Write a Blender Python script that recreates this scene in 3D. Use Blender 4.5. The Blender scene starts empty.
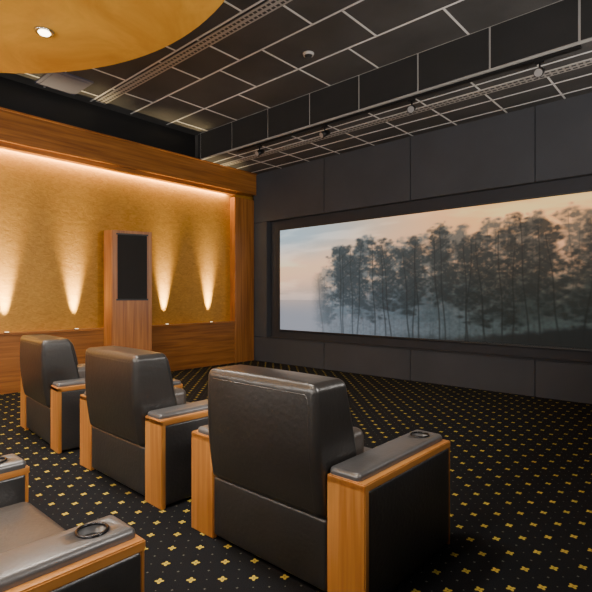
import bpy, bmesh, math, random
import numpy as np
from mathutils import Vector, Matrix
random.seed(3); np.random.seed(3)
C = bpy.context.scene.collection

# ------------------------------------------------------------------ materials
def new_mat(name):
    m = bpy.data.materials.new(name); m.use_nodes = True
    nt = m.node_tree
    return m, nt, nt.nodes['Principled BSDF']
def N(nt, t, **kw):
    n = nt.nodes.new(t)
    for k, v in kw.items(): setattr(n, k, v)
    return n
def simple(name, col, rough=0.5, metal=0.0, bump=0, bscale=100, var=0.0, vscale=3, spec=0.5, coat=0):
    m, nt, p = new_mat(name)
    p.inputs['Roughness'].default_value = rough
    p.inputs['Metallic'].default_value = metal
    p.inputs['Specular IOR Level'].default_value = spec
    if coat: p.inputs['Coat Weight'].default_value = coat; p.inputs['Coat Roughness'].default_value = .35
    tc = N(nt, 'ShaderNodeTexCoord')
    nz = N(nt, 'ShaderNodeTexNoise'); nz.inputs['Scale'].default_value = vscale; nz.inputs['Detail'].default_value = 5
    nt.links.new(tc.outputs['Object'], nz.inputs['Vector'])
    r = N(nt, 'ShaderNodeValToRGB')
    r.color_ramp.elements[0].position = 0.3; r.color_ramp.elements[1].position = 0.7
    r.color_ramp.elements[0].color = (*[c*(1-var) for c in col], 1)
    r.color_ramp.elements[1].color = (*[min(1, c*(1+var)) for c in col], 1)
    nt.links.new(nz.outputs['Fac'], r.inputs['Fac']); nt.links.new(r.outputs['Color'], p.inputs['Base Color'])
    if bump:
        b = N(nt, 'ShaderNodeBump'); b.inputs['Strength'].default_value = bump; b.inputs['Distance'].default_value = 0.01
        n2 = N(nt, 'ShaderNodeTexNoise'); n2.inputs['Scale'].default_value = bscale; n2.inputs['Detail'].default_value = 3
        nt.links.new(tc.outputs['Object'], n2.inputs['Vector'])
        nt.links.new(n2.outputs['Fac'], b.inputs['Height']); nt.links.new(b.outputs['Normal'], p.inputs['Normal'])
    return m
def wood(name, axis, c1=(.25,.085,.018), c2=(.47,.185,.042), rough=0.36):
    m, nt, p = new_mat(name); p.inputs['Roughness'].default_value = rough
    tc = N(nt, 'ShaderNodeTexCoord'); mp = N(nt, 'ShaderNodeMapping')
    s = [26, 26, 26]; s[axis] = 1.1; mp.inputs['Scale'].default_value = s
    nt.links.new(tc.outputs['Object'], mp.inputs['Vector'])
    nz = N(nt, 'ShaderNodeTexNoise'); nz.inputs['Scale'].default_value = 1.0; nz.inputs['Detail'].default_value = 6; nz.inputs['Distortion'].default_value = .4
    nt.links.new(mp.outputs['Vector'], nz.inputs['Vector'])
    r = N(nt, 'ShaderNodeValToRGB'); e = r.color_ramp.elements
    e[0].position = .3; e[1].position = .68; e[0].color = (*c1, 1); e[1].color = (*c2, 1)
    nt.links.new(nz.outputs['Fac'], r.inputs['Fac'])
    mp2 = N(nt, 'ShaderNodeMapping'); s2 = [3, 3, 3]; s2[axis] = .35; mp2.inputs['Scale'].default_value = s2
    nt.links.new(tc.outputs['Object'], mp2.inputs['Vector'])
    n2 = N(nt, 'ShaderNodeTexNoise'); n2.inputs['Scale'].default_value = 1.3; nt.links.new(mp2.outputs['Vector'], n2.inputs['Vector'])
    mx = N(nt, 'ShaderNodeMix', data_type='RGBA', blend_type='MULTIPLY'); mx.inputs[0].default_value = .5
    r2 = N(nt, 'ShaderNodeValToRGB'); r2.color_ramp.elements[0].position = .3; r2.color_ramp.elements[1].position = .7
    r2.color_ramp.elements[0].color = (.55, .5, .45, 1); r2.color_ramp.elements[1].color = (1, 1, 1, 1)
    nt.links.new(n2.outputs['Fac'], r2.inputs['Fac'])
    nt.links.new(r.outputs['Color'], mx.inputs[6]); nt.links.new(r2.outputs['Color'], mx.inputs[7])
    nt.links.new(mx.outputs[2], p.inputs['Base Color'])
    b = N(nt, 'ShaderNodeBump'); b.inputs['Strength'].default_value = .08; b.inputs['Distance'].default_value = .005
    nt.links.new(nz.outputs['Fac'], b.inputs['Height']); nt.links.new(b.outputs['Normal'], p.inputs['Normal'])
    return m
def emis(name, col, st):
    m, nt, p = new_mat(name)
    p.inputs['Base Color'].default_value = (*col, 1)
    p.inputs['Emission Color'].default_value = (*col, 1); p.inputs['Emission Strength'].default_value = st
    return m

wood_x = wood('oak_x', 0); wood_y = wood('oak_y', 1); wood_z = wood('oak_z', 2)
cw_y = wood('chair_oak_y', 1, (.40,.150,.032), (.64,.29,.075), .3)
cw_z = wood('chair_oak_z', 2, (.40,.150,.032), (.64,.29,.075), .3)
leather = simple('dark_leather', (.019,.017,.016), .34, bump=.22, bscale=34, var=.2, vscale=5, spec=.7, coat=.4)
pad_leather = simple('arm_pad_leather', (.085,.083,.085), .32, bump=.12, bscale=60, var=.15, vscale=5, spec=.8, coat=.3)
leather2 = simple('dark_leather_panel', (.024,.023,.024), .38, bump=.25, bscale=40, var=.2, vscale=5, spec=.8, coat=.3)
seatleather = simple('seat_leather', (.070,.058,.050), .34, bump=.2, bscale=50, var=.2, vscale=5, spec=.7, coat=.3)
black = simple('black_plastic', (.012,.012,.013), .4)
black_metal = simple('black_metal', (.02,.02,.021), .35, .6)
cup_metal = simple('cup_holder_metal', (.05,.05,.055), .25, .9)
panel = simple('slate_fabric', (.042,.045,.054), .85, bump=.2, bscale=300, var=.10, vscale=1.5)
panel_dark = simple('screen_surround_fabric', (.022,.023,.029), .8, bump=.2, bscale=300, var=.1)
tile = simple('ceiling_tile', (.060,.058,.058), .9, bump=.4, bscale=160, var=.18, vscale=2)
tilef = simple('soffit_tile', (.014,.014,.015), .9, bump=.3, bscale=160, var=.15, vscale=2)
grid = simple('ceiling_grid', (.74,.73,.72), .6)
white = simple('white_plastic', (.7,.68,.66), .5)
chrome = simple('chrome', (.7,.7,.7), .2, 1.0)
spotlens = simple('spot_lens', (.25,.24,.24), .3)
grille = simple('speaker_cloth', (.012,.012,.013), .9, bump=.5, bscale=500)
accp = simple('ceiling_panel_grey', (.11,.11,.16), .6)
lamp_glow = emis('lamp_glow', (1,.86,.6), 12)
ledge_glow = emis('ledge_lamp_glow', (1,.80,.5), 4)

def gold_mat():
    m, nt, p = new_mat('gold_wallcovering'); p.inputs['Roughness'].default_value = .40; p.inputs['Metallic'].default_value = .25
    tc = N(nt, 'ShaderNodeTexCoord'); mp = N(nt, 'ShaderNodeMapping'); mp.inputs['Scale'].default_value = (16, 9, 22)
    nt.links.new(tc.outputs['Object'], mp.inputs['Vector'])
    nz = N(nt, 'ShaderNodeTexNoise'); nz.inputs['Scale'].default_value = 1; nz.inputs['Detail'].default_value = 9; nz.inputs['Roughness'].default_value = .6; nz.inputs['Distortion'].default_value = 1.4
    nt.links.new(mp.outputs['Vector'], nz.inputs['Vector'])
    r = N(nt, 'ShaderNodeValToRGB'); r.color_ramp.elements[0].position = .28; r.color_ramp.elements[1].position = .72
    r.color_ramp.elements[0].color = (.43,.195,.024,1); r.color_ramp.elements[1].color = (.66,.35,.060,1)
    nt.links.new(nz.outputs['Fac'], r.inputs['Fac']); nt.links.new(r.outputs['Color'], p.inputs['Base Color'])
    b = N(nt, 'ShaderNodeBump'); b.inputs['Strength'].default_value = .35; b.inputs['Distance'].default_value = .012
    nt.links.new(nz.outputs['Fac'], b.inputs['Height']); nt.links.new(b.outputs['Normal'], p.inputs['Normal'])
    return m
gold = gold_mat()
def discgold_mat():
    m, nt, p = new_mat('gold_leaf_plaster'); p.inputs['Roughness'].default_value = .55
    tc = N(nt, 'ShaderNodeTexCoord')
    nz = N(nt, 'ShaderNodeTexNoise'); nz.inputs['Scale'].default_value = .9; nz.inputs['Detail'].default_value = 9; nz.inputs['Roughness'].default_value = .62; nz.inputs['Distortion'].default_value = 1.0
    nt.links.new(tc.outputs['Object'], nz.inputs['Vector'])
    r = N(nt, 'ShaderNodeValToRGB'); r.color_ramp.elements[0].position = .3; r.color_ramp.elements[1].position = .7
    r.color_ramp.elements[0].color = (.62,.27,.026,1); r.color_ramp.elements[1].color = (.90,.49,.070,1)
    nt.links.new(nz.outputs['Fac'], r.inputs['Fac']); nt.links.new(r.outputs['Color'], p.inputs['Base Color'])
    return m
discgold = discgold_mat()

def carpet_mat():
    m, nt, p = new_mat('patterned_carpet'); p.inputs['Roughness'].default_value = .95; p.inputs['Specular IOR Level'].default_value = .1
    tc = N(nt, 'ShaderNodeTexCoord'); sp = N(nt, 'ShaderNodeSeparateXYZ')
    nt.links.new(tc.outputs['Object'], sp.inputs[0])
    def M(op, a, b=None, c=None):
        n = N(nt, 'ShaderNodeMath', operation=op)
        for i, v in enumerate([a, b, c]):
            if v is None: continue
            if isinstance(v, (int, float)): n.inputs[i].default_value = v
            else: nt.links.new(v, n.inputs[i])
        return n.outputs[0]
    S = 0.165
    x = M('DIVIDE', M('ADD', sp.outputs[0], sp.outputs[1]), S*1.4142)
    y = M('DIVIDE', M('SUBTRACT', sp.outputs[0], sp.outputs[1]), S*1.4142)
    def star(ox, oy, r, pet, npet=4):
        fx = M('SUBTRACT', M('FRACT', M('ADD', x, ox)), .5)
        fy = M('SUBTRACT', M('FRACT', M('ADD', y, oy)), .5)
        d = M('SQRT', M('ADD', M('MULTIPLY', fx, fx), M('MULTIPLY', fy, fy)))
        a = M('ARCTAN2', fy, fx)
        lim = M('ADD', r, M('MULTIPLY', pet, M('COSINE', M('MULTIPLY', a, npet))))
        return M('LESS_THAN', d, lim)
    big = star(0, 0, .115, .035, 4)
    ctr = star(0, 0, .028, .0)
    dots = star(.5, .5, .035, .010)
    d2 = star(.5, 0, .024, 0); d3 = star(0, .5, .024, 0)
    small = M('MAXIMUM', M('MAXIMUM', dots, d2), d3)
    nz = N(nt, 'ShaderNodeTexNoise'); nz.inputs['Scale'].default_value = 260; nt.links.new(tc.outputs['Object'], nz.inputs['Vector'])
    base = N(nt, 'ShaderNodeValToRGB'); base.color_ramp.elements[0].position = .35; base.color_ramp.elements[1].position = .65
    base.color_ramp.elements[0].color = (.005,.0055,.007,1); base.color_ramp.elements[1].color = (.017,.018,.021,1)
    nt.links.new(nz.outputs['Fac'], base.inputs['Fac'])
    def mix(f, a, bcol):
        n = N(nt, 'ShaderNodeMix', data_type='RGBA'); nt.links.new(f, n.inputs[0]); nt.links.new(a, n.inputs[6]); n.inputs[7].default_value = bcol; return n.outputs[2]
    c = mix(small, base.outputs[0], (.12,.13,.11,1))
    c = mix(big, c, (.50,.39,.06,1))
    c = mix(ctr, c, (.18,.13,.03,1))
    nt.links.new(c, p.inputs['Base Color'])
    b = N(nt, 'ShaderNodeBump'); b.inputs['Strength'].default_value = .4; b.inputs['Distance'].default_value = .004
    nt.links.new(nz.outputs['Fac'], b.inputs['Height']); nt.links.new(b.outputs['Normal'], p.inputs['Normal'])
    return m
carpet = carpet_mat()

# ------------------------------------------------------------------ mesh helpers
def obj(name, me, parent=None, loc=None):
    o = bpy.data.objects.new(name, me); C.objects.link(o)
    if parent: o.parent = parent
    if loc: o.location = loc
    return o
def empty(name, loc=(0,0,0), rz=0):
    o = bpy.data.objects.new(name, None); C.objects.link(o); o.location = loc; o.rotation_euler = (0,0,rz); o.empty_display_size = .2
    return o
def bm_box(bm, lo, hi, mi=0):
    vs = [bm.verts.new((x, y, z)) for x in (lo[0], hi[0]) for y in (lo[1], hi[1]) for z in (lo[2], hi[2])]
    for f in [(0,1,3,2),(4,6,7,5),(0,4,5,1),(2,3,7,6),(0,2,6,4),(1,5,7,3)]:
        fc = bm.faces.new([vs[i] for i in f]); fc.material_index = mi
def bm_cyl(bm, c, r1, r2, h, axis='Z', seg=24, mi=0, rot=None):
    M = Matrix.Translation(c)
    if rot is not None: M = M @ rot
    elif axis == 'X': M = M @ Matrix.Rotation(math.pi/2, 4, 'Y')
    elif axis == 'Y': M = M @ Matrix.Rotation(math.pi/2, 4, 'X')
    r = bmesh.ops.create_cone(bm, cap_ends=True, segments=seg, radius1=r1, radius2=r2, depth=h, matrix=M)
    fs = set(f for v in r['verts'] for f in v.link_faces)
    for f in fs: f.material_index = mi; f.smooth = len(f.verts) == 4
def finish(bm, name, mats, bevel=0, seg=2, smooth=False):
    if bevel:
        bmesh.ops.bevel(bm, geom=list(bm.edges), offset=bevel, segments=seg, affect='EDGES', clamp_overlap=True)
    bmesh.ops.recalc_face_normals(bm, faces=bm.faces)
    if smooth:
        for f in bm.faces: f.smooth = True
    me = bpy.data.meshes.new(name); bm.to_mesh(me); bm.free()
    for m in (mats if isinstance(mats, (list, tuple)) else [mats]): me.materials.append(m)
    return me
def boxes_me(name, boxes, mats, bevel=0, seg=2):
    bm = bmesh.new()
    for b in boxes: bm_box(bm, b[0], b[1], b[2] if len(b) > 2 else 0)
    return finish(bm, name, mats, bevel, seg)
def rbox_me(name, lo, hi, r, mat, bulge=(0,0,0), n=15, warp=None):
    lo = np.array(lo, float); hi = np.array(hi, float); c = (lo+hi)/2; h = (hi-lo)/2
    bm = bmesh.new(); bmesh.ops.create_cube(bm, size=2)
    bmesh.ops.subdivide_edges(bm, edges=list(bm.edges), cuts=n, use_grid_fill=True)
    for v in bm.verts:
        p = np.array(v.co); t = np.abs(p); s = np.sign(p)
        inner = s*np.minimum(t, .5)/.5*(h-r)
        w = s*np.tan(np.clip((t-.5)/.5, 0, 1)*math.pi/4)
        nn = w/np.linalg.norm(w)
        q = inner + r*nn
        ww = np.clip(1-(q/h)**2, 0, 1)
        d = np.array([bulge[0]*nn[0]*ww[1]*ww[2], bulge[1]*nn[1]*ww[0]*ww[2], bulge[2]*nn[2]*ww[0]*ww[1]])
        q = q + d + c
        if warp: q = warp(q)
        v.co = q
    return finish(bm, name, mat, smooth=True)
def tube_me(name, pts, r, mat, closed=False, seg=8):
    cu = bpy.data.curves.new(name, 'CURVE'); cu.dimensions = '3D'; cu.bevel_depth = r; cu.bevel_resolution = 3
    sp = cu.splines.new('POLY'); sp.points.add(len(pts)-1)
    for i, p in enumerate(pts): sp.points[i].co = (*p, 1)
    sp.use_cyclic_u = closed
    o = bpy.data.objects.new('tmp', cu); C.objects.link(o)
    dg = bpy.context.evaluated_depsgraph_get(); me = bpy.data.meshes.new_from_object(o.evaluated_get(dg))
    bpy.data.objects.remove(o); me.materials.clear(); me.materials.append(mat); me.name = name
    for f in me.polygons: f.use_smooth = True
    return me

# ------------------------------------------------------------------ room dims
XL, XR, YF, YB = -8.2, 0.7, 7.68, -3.2
H1, H2 = 4.88, 4.33
GX = -8.36
YS = 6.10   # soffit face
obj('floor', boxes_me('floor', [((XL-.4, YB-.2, -.2), (XR+.2, YF+.4, 0))], carpet))
obj('wall_left', boxes_me('wall_left', [((GX-.2, YB-.2, 0), (GX, YF+.4, H1+.1))], gold))
obj('wall_back', boxes_me('wall_back', [((GX, YB-.2, 0), (XR+.2, YB, H1+.1))], panel))
obj('wall_right', boxes_me('wall_right', [((XR, YB, 0), (XR+.2, YF+.4, H1+.1))], panel))
obj('wall_front', boxes_me('wall_front', [((GX, YF+.14, 0), (XR, YF+.4, H1+.1))], panel_dark))
obj('ceiling', boxes_me('ceiling', [((GX, YB, H1), (XR, YF+.14, H1+.1))], tile))
obj('ceiling_lowered', boxes_me('ceiling_lowered', [((GX, YS+.012, H2), (XR, YF+.14, H1))], tile))
bars = []
zt = H1-.006
y = YS; i = 0; bw = .013
while y > YB:
    y2 = y-.76
    bars.append(((XL, y2-bw, zt), (XR, y2+bw, H1)))
    x = XR - (0.0 if i % 2 == 0 else .45)
    while x > XL:
        step = 1.36 if (i+int(x)) % 3 else .9
        x -= step
        if x > XL: bars.append(((x-bw, y2, zt), (x+bw, y, H1)))
    y = y2; i += 1
for yy in (YS+.30, YS+.95, YS+1.4):
    bars.append(((XL, yy-.012, H2-.005), (XR, yy+.012, H2+.003)))
x = XR
while x > XL:
    bars.append(((x-.012, YS+.02, H2-.005), (x+.012, YF-.0, H2+.003))); x -= .8
obj('ceiling_grid', boxes_me('ceiling_grid', bars, grid))
sb = []; x = -.22; xs_ = [XR]
while x > XL: xs_.append(x); x -= .985
xs_.append(XL)
for x1, x0 in zip(xs_[:-1], xs_[1:]):
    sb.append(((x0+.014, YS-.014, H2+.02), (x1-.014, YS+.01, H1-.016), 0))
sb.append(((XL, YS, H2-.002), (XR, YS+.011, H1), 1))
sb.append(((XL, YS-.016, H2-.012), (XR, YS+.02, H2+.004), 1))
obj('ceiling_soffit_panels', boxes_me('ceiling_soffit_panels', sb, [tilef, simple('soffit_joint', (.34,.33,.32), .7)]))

def diffuser(yc, z, x0, x1):
    bx = [((x0, yc-.085, z-.012), (x1, yc+.085, z), 0)]
    x = x0+.03
    while x < x1-.06:
        for dy in (-.04, .04):
            bx.append(((x, yc+dy-.018, z-.0135), (x+.05, yc+dy+.018, z-.0115), 1))
        x += .075
    return boxes_me('linear_diffuser', bx, [simple('diffuser_grey', (.42,.40,.38), .5), black])
obj('air_diffuser', diffuser(3.95, H1-.006, XL+.1, XR-.1))
obj('air_diffuser', diffuser(6.66, H2-.005, XL+.1, XR-.1))

# left wall woodwork
YP = 7.10
obj('trim_1', boxes_me('wainscot', [((GX, YB, 0), (XL, YP, .90)), ((GX, YB, .895), (XL+.02, YP, .93))], wood_y, .004, 1))
obj('trim_2', boxes_me('corner_pilaster', [((GX, YP, 0), (XL+.02, YF, H2-.6))], wood_z, .004, 1))
obj('trim_3', boxes_me('frieze', [((GX, YB, 3.84), (XL+.10, YF, H2)), ((GX+.09, YB, 3.76), (XL+.05, YP, 3.84))], wood_y, .004, 1))
obj('trim_4', boxes_me('upper_band', [((GX, YB, H2), (GX+.05, YS, H1))], black))
obj('trim_5', boxes_me('frieze_ledge', [((GX, YB, H2-.03), (XL+.13, YF, H2))], wood_y, .004, 1))

# front wall panels
seams = [XL, -6.1, -4.15, -2.1, -.35, XR]
SX0, SX1, SZ0, SZ1 = -7.45, -.72, .75, 2.97
FX0, FX1, FZ0, FZ1 = -7.76, -.40, .57, 3.20
pb = []
for a, b in zip(seams[:-1], seams[1:]):
    pb.append(((a+.004, YF, 0), (b-.004, YF+.14, FZ0-.02)))
    pb.append(((a+.004, YF, FZ1), (b-.004, YF+.14, H2)))
pb.append(((XL+.004, YF, FZ0-.01), (FX0, YF+.14, FZ1-.008)))
pb.append(((FX1, YF, FZ0-.01), (XR-.004, YF+.14, FZ1-.008)))
obj('wall_panels_front', boxes_me('wall_panels_front', pb, panel, .008, 2))
obj('trim_6', boxes_me('lower_ledge', [((FX0, YF-.02, FZ0-.02), (FX1, YF+.14, FZ0))], panel_dark, .004, 1))

# ------------------------------------------------------------------ projection screen
W, Hh = 900, 300
S_, T_ = np.meshgrid(np.linspace(0, 1, W), np.linspace(0, 1, Hh))
def vnoise(nx, ny):
    g = np.random.rand(ny+2, nx+2)
    X = S_*nx; Y = T_*ny; xi = X.astype(int); yi = Y.astype(int); fx = X-xi; fy = Y-yi
    fx = fx*fx*(3-2*fx); fy = fy*fy*(3-2*fy)
    return (g[yi,xi]*(1-fx)+g[yi,xi+1]*fx)*(1-fy)+(g[yi+1,xi]*(1-fx)+g[yi+1,xi+1]*fx)*fy
def fbm(nx, ny, o=4):
    return sum(vnoise(nx*2**k, ny*2**k)*.5**k for k in range(o))/sum(.5**k for k in range(o))
def col(r, g, b): return np.array([r, g, b])/255.
def lerp(a, b, t): return a*(1-t[..., None])+b*t[..., None]
def sm(e0, e1, x): t = np.clip((x-e0)/(e1-e0), 0, 1); return t*t*(3-2*t)
top = lerp(col(172,188,196), col(255,188,130), sm(.05, .75, S_))
mid = lerp(col(255,208,172), col(240,180,138), sm(.1, .7, S_))
bot = lerp(col(144,144,152), col(84,92,92), sm(.2, .8, S_))
img = lerp(mid, top, sm(.6, .95, T_+.15*(fbm(5,3)-.5)))
img = lerp(bot, img, sm(.12, .62, T_+.1*(fbm(4,4)-.5)))
cl = fbm(4, 9, 5); img = img + (sm(.5, .72, cl)*.12*(T_ > .3))[..., None]*np.array([1,.85,.75])
def blob(A, cx, cy, rx, ry, a):
    x0 = max(int((cx-2.2*rx)*W), 0); x1 = min(int((cx+2.2*rx)*W)+2, W); y0 = max(int((cy-2.2*ry)*Hh), 0); y1 = min(int((cy+2.2*ry)*Hh)+2, Hh)
    if x1 <= x0 or y1 <= y0: return
    s = S_[y0:y1, x0:x1]; t = T_[y0:y1, x0:x1]
    g = np.exp(-(((s-cx)/rx)**2+((t-cy)/ry)**2)*1.3)*a
    A[y0:y1, x0:x1] = 1-(1-A[y0:y1, x0:x1])*(1-g)
env_s = [.13, .17, .21, .26, .36, .45, .55, .62, .70, .785, .86, .93, 1.0]
env_t = [.26, .50, .72, .86, .91, .86, .91, .89, .96, .98, .94, .96, .95]
layers = []
for li, (nt_, aa, wd) in enumerate([(34, .55, .046), (27, .8, .038)]):
    A = np.zeros((Hh, W)); TR = np.zeros((Hh, W))
    for k in range(nt_):
        cx = .15+.86*(k+random.random()*1.3)/nt_
        th = np.interp(cx, env_s, env_t)*random.uniform(.80, 1.0)
        bw_ = wd*random.uniform(.6, 1.35)
        crown = random.uniform(.62, .88)
        lean = random.uniform(-.03, .03)
        nb = random.randint(10, 15)
        for b_ in range(nb):
            f = (b_+random.random()*.8)/nb
            yb = th - f*crown*th
            prof = bw_*(.30+.95*math.sin(min(1, f*1.05+.10)*math.pi*.62))
            bx_ = cx+lean*(1-f)+random.uniform(-1, 1)*prof*.55
            for q in range(20):
                xx = bx_+random.gauss(0, .42)*prof
                yy = yb+random.gauss(0, .022)
                blob(A, xx, yy, random.uniform(.004,.011), random.uniform(.008,.018), aa*random.uniform(.3,1))
        for q in range(90):
            f = q/90; blob(TR, cx+lean*f+.002*math.sin(f*9+k), f*th*.97, .0018*(1.3-f*.7), .012, .75)
        for q in range(8):
            f = random.uniform(.35, .9); sgn = random.choice([-1, 1])
            for w_ in range(16): blob(TR, cx+lean*f+sgn*w_*.0022, f*th+w_*.0045, .0012, .007, .45)
    layers.append((A, TR))
hf = fbm(170, 70, 2); mf = fbm(50, 22, 3)
leafc = lerp(col(84,94,98), col(74,70,64), sm(.2, .9, S_))
tc_low = lerp(col(80,92,100), col(30,36,34), sm(.2, .75, S_))
tcl = lerp(tc_low, leafc, sm(.05, .85, T_))
A0, T0 = layers[0]; A1, T1 = layers[1]
fadeL = sm(.12, .24, S_)
a0 = np.clip(A0*(.85+1.1*(hf-.1)), 0, 1)*.86*fadeL
img = lerp(img, tcl*1.10, a0); img = lerp(img, tcl*.85, T0*.4*fadeL)
ug = sm(.0, .22, (.22+.30*sm(.15, .45, S_)+.12*(mf-.5)+.14*(fbm(14,3)-.5)) - T_)*fadeL
img = lerp(img, lerp(col(88,98,106), col(40,46,44), sm(.3, .85, S_))*(.8+.35*hf)[..., None], ug*.72)
a1 = np.clip(A1*(.45+1.0*hf+.5*mf)-.1, 0, 1)*.88*fadeL
img = lerp(img, tcl*.66, a1); img = lerp(img, tcl*.42, T1*.6*fadeL)
gr = sm(.0, .05, (.05+.12*sm(.6, .95, S_)+.05*(mf-.5))-T_)*sm(.35, .8, S_)
img = lerp(img, np.broadcast_to(col(18,20,20), img.shape), gr*.9)
mist = sm(.38, .08, T_)*sm(.42, .12, S_)*.4
img = lerp(img, np.broadcast_to(col(136,144,152), img.shape), mist*.8)
lum = img.mean(axis=2, keepdims=True); img = lum+(img-lum)*1.25
img = np.clip(img, 0, 1)
lin = np.where(img <= .04045, img/12.92, ((img+.055)/1.055)**2.4)
xs = np.linspace(SX0, SX1, W); zs = np.linspace(SZ0, SZ1, Hh)
XX, ZZ = np.meshgrid(xs, zs)
co = np.stack([XX.ravel(), np.full(XX.size, YF+.118), ZZ.ravel()], 1)
idx = np.arange(W*Hh).reshape(Hh, W)
quads = np.stack([idx[:-1,:-1].ravel(), idx[:-1,1:].ravel(), idx[1:,1:].ravel(), idx[1:,:-1].ravel()], 1)
me = bpy.data.meshes.new('screen_image')
me.vertices.add(len(co)); me.vertices.foreach_set('co', co.ravel().astype(np.float32))
me.loops.add(quads.size); me.loops.foreach_set('vertex_index', quads.ravel().astype(np.int32))
me.polygons.add(len(quads)); me.polygons.foreach_set('loop_start', (np.arange(len(quads))*4).astype(np.int32))
me.update(); me.validate()
ca = me.color_attributes.new('picture', 'FLOAT_COLOR', 'POINT')
rgba = np.concatenate([lin.reshape(-1, 3), np.ones((W*Hh, 1))], 1).astype(np.float32)
ca.data.foreach_set('color', rgba.ravel())
sm_, nt, p = new_mat('projected_picture')
at = N(nt, 'ShaderNodeVertexColor', layer_name='picture')
p.inputs['Base Color'].default_value = (.02,.02,.02,1); p.inputs['Roughness'].default_value = .9; p.inputs['Specular IOR Level'].default_value = .1
nt.links.new(at.outputs['Color'], p.inputs['Emission Color']); p.inputs['Emission Strength'].default_value = 1.25
me.materials.append(sm_)
scr = empty('projection_screen')
obj('picture', me, scr)
t = .03
obj('frame', boxes_me('frame', [((SX0-t, YF+.10, SZ0-t), (SX0, YF+.138, SZ1+t)), ((SX1, YF+.10, SZ0-t), (SX1+t, YF+.138, SZ1+t)),
    ((SX0, YF+.10, SZ0-t), (SX1, YF+.138, SZ0)), ((SX0, YF+.10, SZ1), (SX1, YF+.138, SZ1+t))], black, .004, 1), scr)
obj('backing', boxes_me('backing', [((SX0, YF+.12, SZ0), (SX1, YF+.138, SZ1))], black), scr)

# ------------------------------------------------------------------ gold ceiling disc
bm = bmesh.new()
bmesh.ops.create_cone(bm, cap_ends=True, segments=128, radius1=3.14, radius2=3.14, depth=.16, matrix=Matrix.Translation((-4.23,-.2,4.28)))
bmesh.ops.create_cone(bm, cap_ends=True, segments=96, radius1=2.7, radius2=2.7, depth=.52, matrix=Matrix.Translation((-4.23,-.2,4.618)))
obj('ceiling_disc_canopy', finish(bm, 'ceiling_disc_canopy', discgold))
def light(name, typ, loc, e, colr, parent=None, **kw):
    l = bpy.data.lights.new(name, typ); l.energy = e; l.color = colr
    for k, v in kw.items(): setattr(l, k, v)
    o = bpy.data.objects.new(name, l); C.objects.link(o); o.location = loc
    if parent: o.parent = parent
    return o
def aim(o, d): o.rotation_euler = Vector(d).to_track_quat('-Z', 'Y').to_euler()
bm = bmesh.new()
bm_cyl(bm, (0,0,-.008), .085, .095, .016, seg=32, mi=0); bm_cyl(bm, (0,0,-.022), .05, .06, .014, seg=24, mi=1)
dl_me = finish(bm, 'downlight_and_fill', [chrome, lamp_glow])
for k in range(6):  # first is the visible downlight; the rest of the ring is added fill light
    a = math.radians(113.8+60*k); p_ = (-4.23+2.33*math.cos(a), -.2+2.33*math.sin(a), 4.2)
    e = empty('downlight_and_fill', p_); obj('trim_ring', dl_me, e)
    lo = light('lamp', 'SPOT', (0,0,-.05), 420, (1,.91,.80), e, spot_size=math.radians(130), spot_blend=.8, shadow_soft_size=.3)

# wall uplights
bm = bmesh.new()
bm_cyl(bm, (0,0,.006), .040, .045, .012, seg=24, mi=0); bm_cyl(bm, (0,0,.0135), .030, .030, .004, seg=24, mi=1)
up_me = finish(bm, 'ledge_uplight', [black_metal, ledge_glow])
for yy in (-1.6, -.6, .45, 1.48, 2.53, 3.60, 5.38, 6.48):
    e = empty('ledge_uplight', (-8.235, yy, .93)); obj('body', up_me, e)
    lo = light('lamp', 'SPOT', (0,0,.05), 900, (1,.74,.36), e, spot_size=math.radians(33), spot_blend=1.0, shadow_soft_size=.03)
    aim(lo, (-.03, 0, 1))
    lo = light('lamp', 'SPOT', (0,0,.05), 1000, (1,.88,.62), e, spot_size=math.radians(27), spot_blend=1.0, shadow_soft_size=.03)
    aim(lo, (-.23, 0, 1))
e = empty('cove_light_strip', (GX+.045, 2, 3.80))
obj('strip', boxes_me('strip', [((-.02,-5.1,0),(.02,5.05,.02))], lamp_glow), e)
lo = light('lamp', 'AREA', (0,0,-.01), 95, (1,.68,.32), e, shape='RECTANGLE', size=.06, size_y=10.0)

# speaker column
P = [(-8.19,4.05),(-8.0,4.11),(-7.75,4.743),(-8.19,4.76)]
def prism(bm, pts, z0, z1, mi=0):
    a = [bm.verts.new((x,y,z0)) for x,y in pts]; b = [bm.verts.new((x,y,z1)) for x,y in pts]
    n = len(pts)
    fs = [bm.faces.new(a), bm.faces.new(b)]+[bm.faces.new((a[i],a[(i+1)%n],b[(i+1)%n],b[i])) for i in range(n)]
    for f in fs: f.material_index = mi
col_e = empty('speaker_column')
bm = bmesh.new(); prism(bm, P, 0, 2.66); obj('cabinet', finish(bm, 'cabinet', wood_z, .006, 2), col_e)
p1 = Vector((-8.0,4.11)); p2 = Vector((-7.75,4.743)); dv = (p2-p1); nrm = Vector((dv.y,-dv.x)).normalized()
ga = p1+dv*.13; gb = p1+dv*.87
bm = bmesh.new(); prism(bm, [tuple(ga), tuple(gb), tuple(gb+nrm*.015), tuple(ga+nrm*.015)], 1.45, 2.58)
obj('grille_cloth', finish(bm, 'grille_cloth', grille, .005, 2), col_e)
bm = bmesh.new()
g2a = p1+dv*.10; g2b = p1+dv*.90
for z0, z1 in ((1.42,1.45),(2.58,2.61)): prism(bm, [tuple(g2a), tuple(g2b), tuple(g2b+nrm*.01), tuple(g2a+nrm*.01)], z0, z1)
obj('grille_border', finish(bm, 'grille_border', black, .002, 1), col_e)

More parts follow.
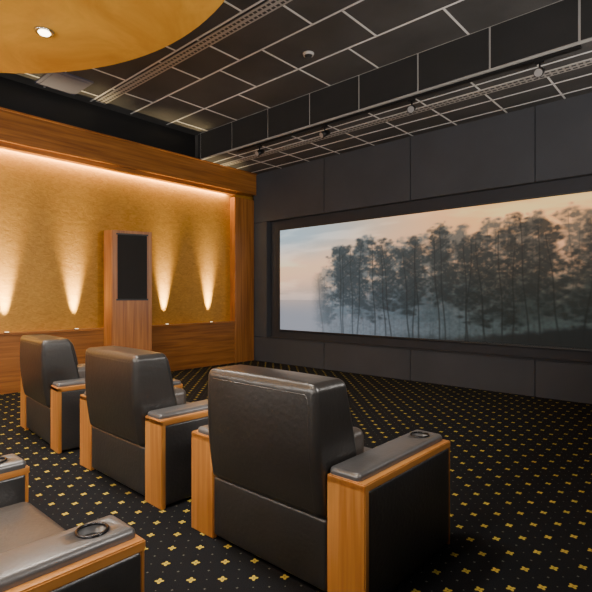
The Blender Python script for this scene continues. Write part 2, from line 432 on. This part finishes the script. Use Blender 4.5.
# track light
tr = empty('track_light_rail')
obj('rail', boxes_me('rail', [((-7.0, YS+.03, H2-.045), (-1.2, YS+.075, H2-.008))], black_metal, .003, 1), tr)
for k, xx in enumerate((-6.40,-4.87,-3.30,-1.63)):
    bm = bmesh.new()
    bm_box(bm, (-.05,-.02,-.03), (.05,.02,0), 0)
    bm_cyl(bm, (0,0,-.06), .012, .012, .07, seg=12)
    R = Matrix.Rotation(math.radians(-62), 4, 'X')
    bm_cyl(bm, (0,.0,-.13), .055, .045, .15, rot=R, seg=24, mi=0)
    bm_cyl(bm, Vector((0,0,-.13))+R@Vector((0,0,-.075)), .045, .04, .008, rot=R, seg=24, mi=1)
    o = obj('spot_head', finish(bm, 'spot_head', [black_metal, spotlens]), tr, (xx, YS+.052, H2-.045))
    o.rotation_euler = (0,0,random.uniform(-.5,.5))

bm = bmesh.new(); bm_cyl(bm, (0,0,-.015), .07,.08,.03, seg=32); bm_cyl(bm, (0,0,-.045), .04,.055,.03, seg=32, mi=1)
obj('smoke_detector', finish(bm, 'smoke_detector', [white, black]), None, (-4.32,5.09,H1-.001))
obj('ceiling_access_panel', boxes_me('ceiling_access_panel', [((-8.1,2.88,H1-.03),(-7.4,3.5,H1-.004)),((-8.05,2.93,H1-.04),(-7.45,3.45,H1-.03))], accp, .004, 1))

# ------------------------------------------------------------------ armchairs
BZ0, BZ1 = .385, 1.065
def backwarp(q):
    x, y, z = q; tt = max(0, (z-BZ0)/(BZ1-BZ0))
    y = -.02+(y+.02)*(1-.30*tt)
    y += -.045*tt - .02*math.sin(tt*math.pi)*(1 if y < .15 else 0)
    x *= 1-.035*tt*tt
    return np.array([x, y, z])
AW, XO = .225, .67
parts = []
for s in (-1, 1):
    a, b = sorted((s*(XO-AW), s*XO))
    parts.append(('arm_frame', boxes_me('arm_frame', [((a, .0, .0), (b, .035, .62)), ], cw_z, .005, 2)))
    parts.append(('arm_front_board', boxes_me('arm_front_board', [((a, .905, .0), (b, .92, .60))], cw_z, .004, 2)))
    parts.append(('arm_top_board', boxes_me('arm_top_board', [((a, .0, .585), (b, .925, .625))], cw_y, .005, 2)))
    ia, ib = sorted((s*(XO-.008), s*(XO-AW+.012)))
    parts.append(('arm_side_panel', rbox_me('arm_side_panel', (ia-.006, .03, .015), (ib+.006, .917, .59), .02, leather2, (.012,0,0))))
    pa, pb_ = sorted((s*(XO-AW-.0), s*(XO-.04)))
    pm = rbox_me('arm_pad', (pa, .012, .60), (pb_, .915, .660), .024, pad_leather, (0,0,.005), 15)
    cx = (pa+pb_)/2; cy = .79
    po = obj('tmp', pm)
    bm = bmesh.new(); bm_cyl(bm, (cx,cy,.68), .050,.050,.13, seg=40); cm = finish(bm, 'cut', black)
    cut = obj('tmpc', cm)
    md = po.modifiers.new('b', 'BOOLEAN'); md.operation = 'DIFFERENCE'; md.object = cut; md.solver = 'EXACT'
    bpy.context.view_layer.update()
    dg = bpy.context.evaluated_depsgraph_get(); pm2 = bpy.data.meshes.new_from_object(po.evaluated_get(dg))
    bpy.data.objects.remove(po); bpy.data.objects.remove(cut)
    parts.append(('arm_pad', pm2))
    ring = [(cx+.052*math.cos(t_), cy+.052*math.sin(t_), .664) for t_ in np.linspace(0, 2*math.pi, 40, endpoint=False)]
    parts.append(('cup_holder_ring', tube_me('cup_holder_ring', ring, .006, cup_metal, True)))
    bm = bmesh.new(); bm_cyl(bm, (cx,cy,.629), .049,.049,.006, seg=32); parts.append(('cup_holder_base', finish(bm, 'cup_holder_base', black)))
XI = XO-AW
parts.append(('backrest', rbox_me('backrest', (-XI+.004, -.02, BZ0), (XI-.004, .36, BZ1), .045, leather, (0,.02,.010), 19, backwarp)))
parts.append(('back_lower_panel', rbox_me('back_lower_panel', (-XI+.004, .0, .03), (XI-.004, .12, .392), .018, leather2, (0,.008,0))))
def rearpt(x, z):
    q = backwarp(np.array([x, -.02, z])); ww = (1-(x/XI)**2)*(1-((z-(BZ0+BZ1)/2)/((BZ1-BZ0)/2))**2)
    return (q[0], q[1]-.020*max(0, ww)+.003, q[2])
loop = [rearpt(x, .43) for x in np.linspace(-.39,.39,14)]+[rearpt(.39, z) for z in np.linspace(.46,.985,10)]+\
       [rearpt(x, 1.01) for x in np.linspace(.37,-.37,14)]+[rearpt(-.39, z) for z in np.linspace(.985,.46,10)]
parts.append(('back_piping', tube_me('back_piping', loop, .0035, leather, True)))
parts.append(('headrest_cushion', rbox_me('headrest_cushion', (-XI+.03, .10, .76), (XI-.03, .30, 1.05), .05, leather, (0,.03,.0), 15, lambda q: np.array([q[0], q[1]-.07*(q[2]-.74)/.28, q[2]]))))
parts.append(('lumbar_cushion', rbox_me('lumbar_cushion', (-XI+.02, .20, .44), (XI-.02, .39, .77), .05, seatleather, (0,.03,.0), 15)))
parts.append(('seat_cushion', rbox_me('seat_cushion', (-XI+.008, .22, .27), (XI-.008, .92, .47), .05, seatleather, (0,.01,.03))))
parts.append(('footrest', rbox_me('footrest', (-XI+.008, .83, .05), (XI-.008, .915, .29), .03, leather, (0,.015,0))))
parts.append(('base_plinth', boxes_me('base_plinth', [((-XI, .06, .0), (XI, .84, .27))], black, .01, 1)))
def chair(loc, rz):
    e = empty('theater_armchair', loc, rz)
    for n_, m_ in parts: obj(n_, m_, e)
chair((-1.905, 1.86, 0), 0)
chair((-3.60, 1.88, 0), math.radians(-1))
chair((-5.38, 1.94, 0), math.radians(-5))
chair((-2.22, 0, 0), 0)

# ------------------------------------------------------------------ added fill lamps, shaped as sconces, on the unseen back and right walls
bm = bmesh.new(); bm_cyl(bm, (0,0,0), .05,.12,.16, seg=24, mi=0); bm_cyl(bm, (0,0,.082), .11,.11,.006, seg=24, mi=1)
sc_me = finish(bm, 'added_fill_lamp', [black_metal, lamp_glow])
def fill_lamp(loc, d, e_):
    e = empty('added_fill_lamp', loc); obj('bowl', sc_me, e)
    lo = light('lamp', 'SPOT', (0,0,.14), e_, (1,.93,.85), e, spot_size=math.radians(165), spot_blend=.5, shadow_soft_size=.3); aim(lo, d)
for xx in (-6.6,-4.2,-1.8): fill_lamp((xx, YB+.13, 2.3), (0,1,1.0), 440)
for yy in (-.8, 2.2, 5.2): fill_lamp((XR-.13, yy, 2.3), (-1,0,.45), 330)

w = bpy.data.worlds.new('world'); bpy.context.scene.world = w; w.use_nodes = True
w.node_tree.nodes['Background'].inputs[0].default_value = (.02,.02,.02,1)

cam = bpy.data.cameras.new('camera'); cam.sensor_width = 36; cam.lens = 479/592*36; cam.clip_start = .02
co_ = bpy.data.objects.new('camera', cam); C.objects.link(co_); co_.location = (0,0,1.5)
co_.rotation_euler = (math.pi/2, 0, math.radians(41.8)); bpy.context.scene.camera = co_
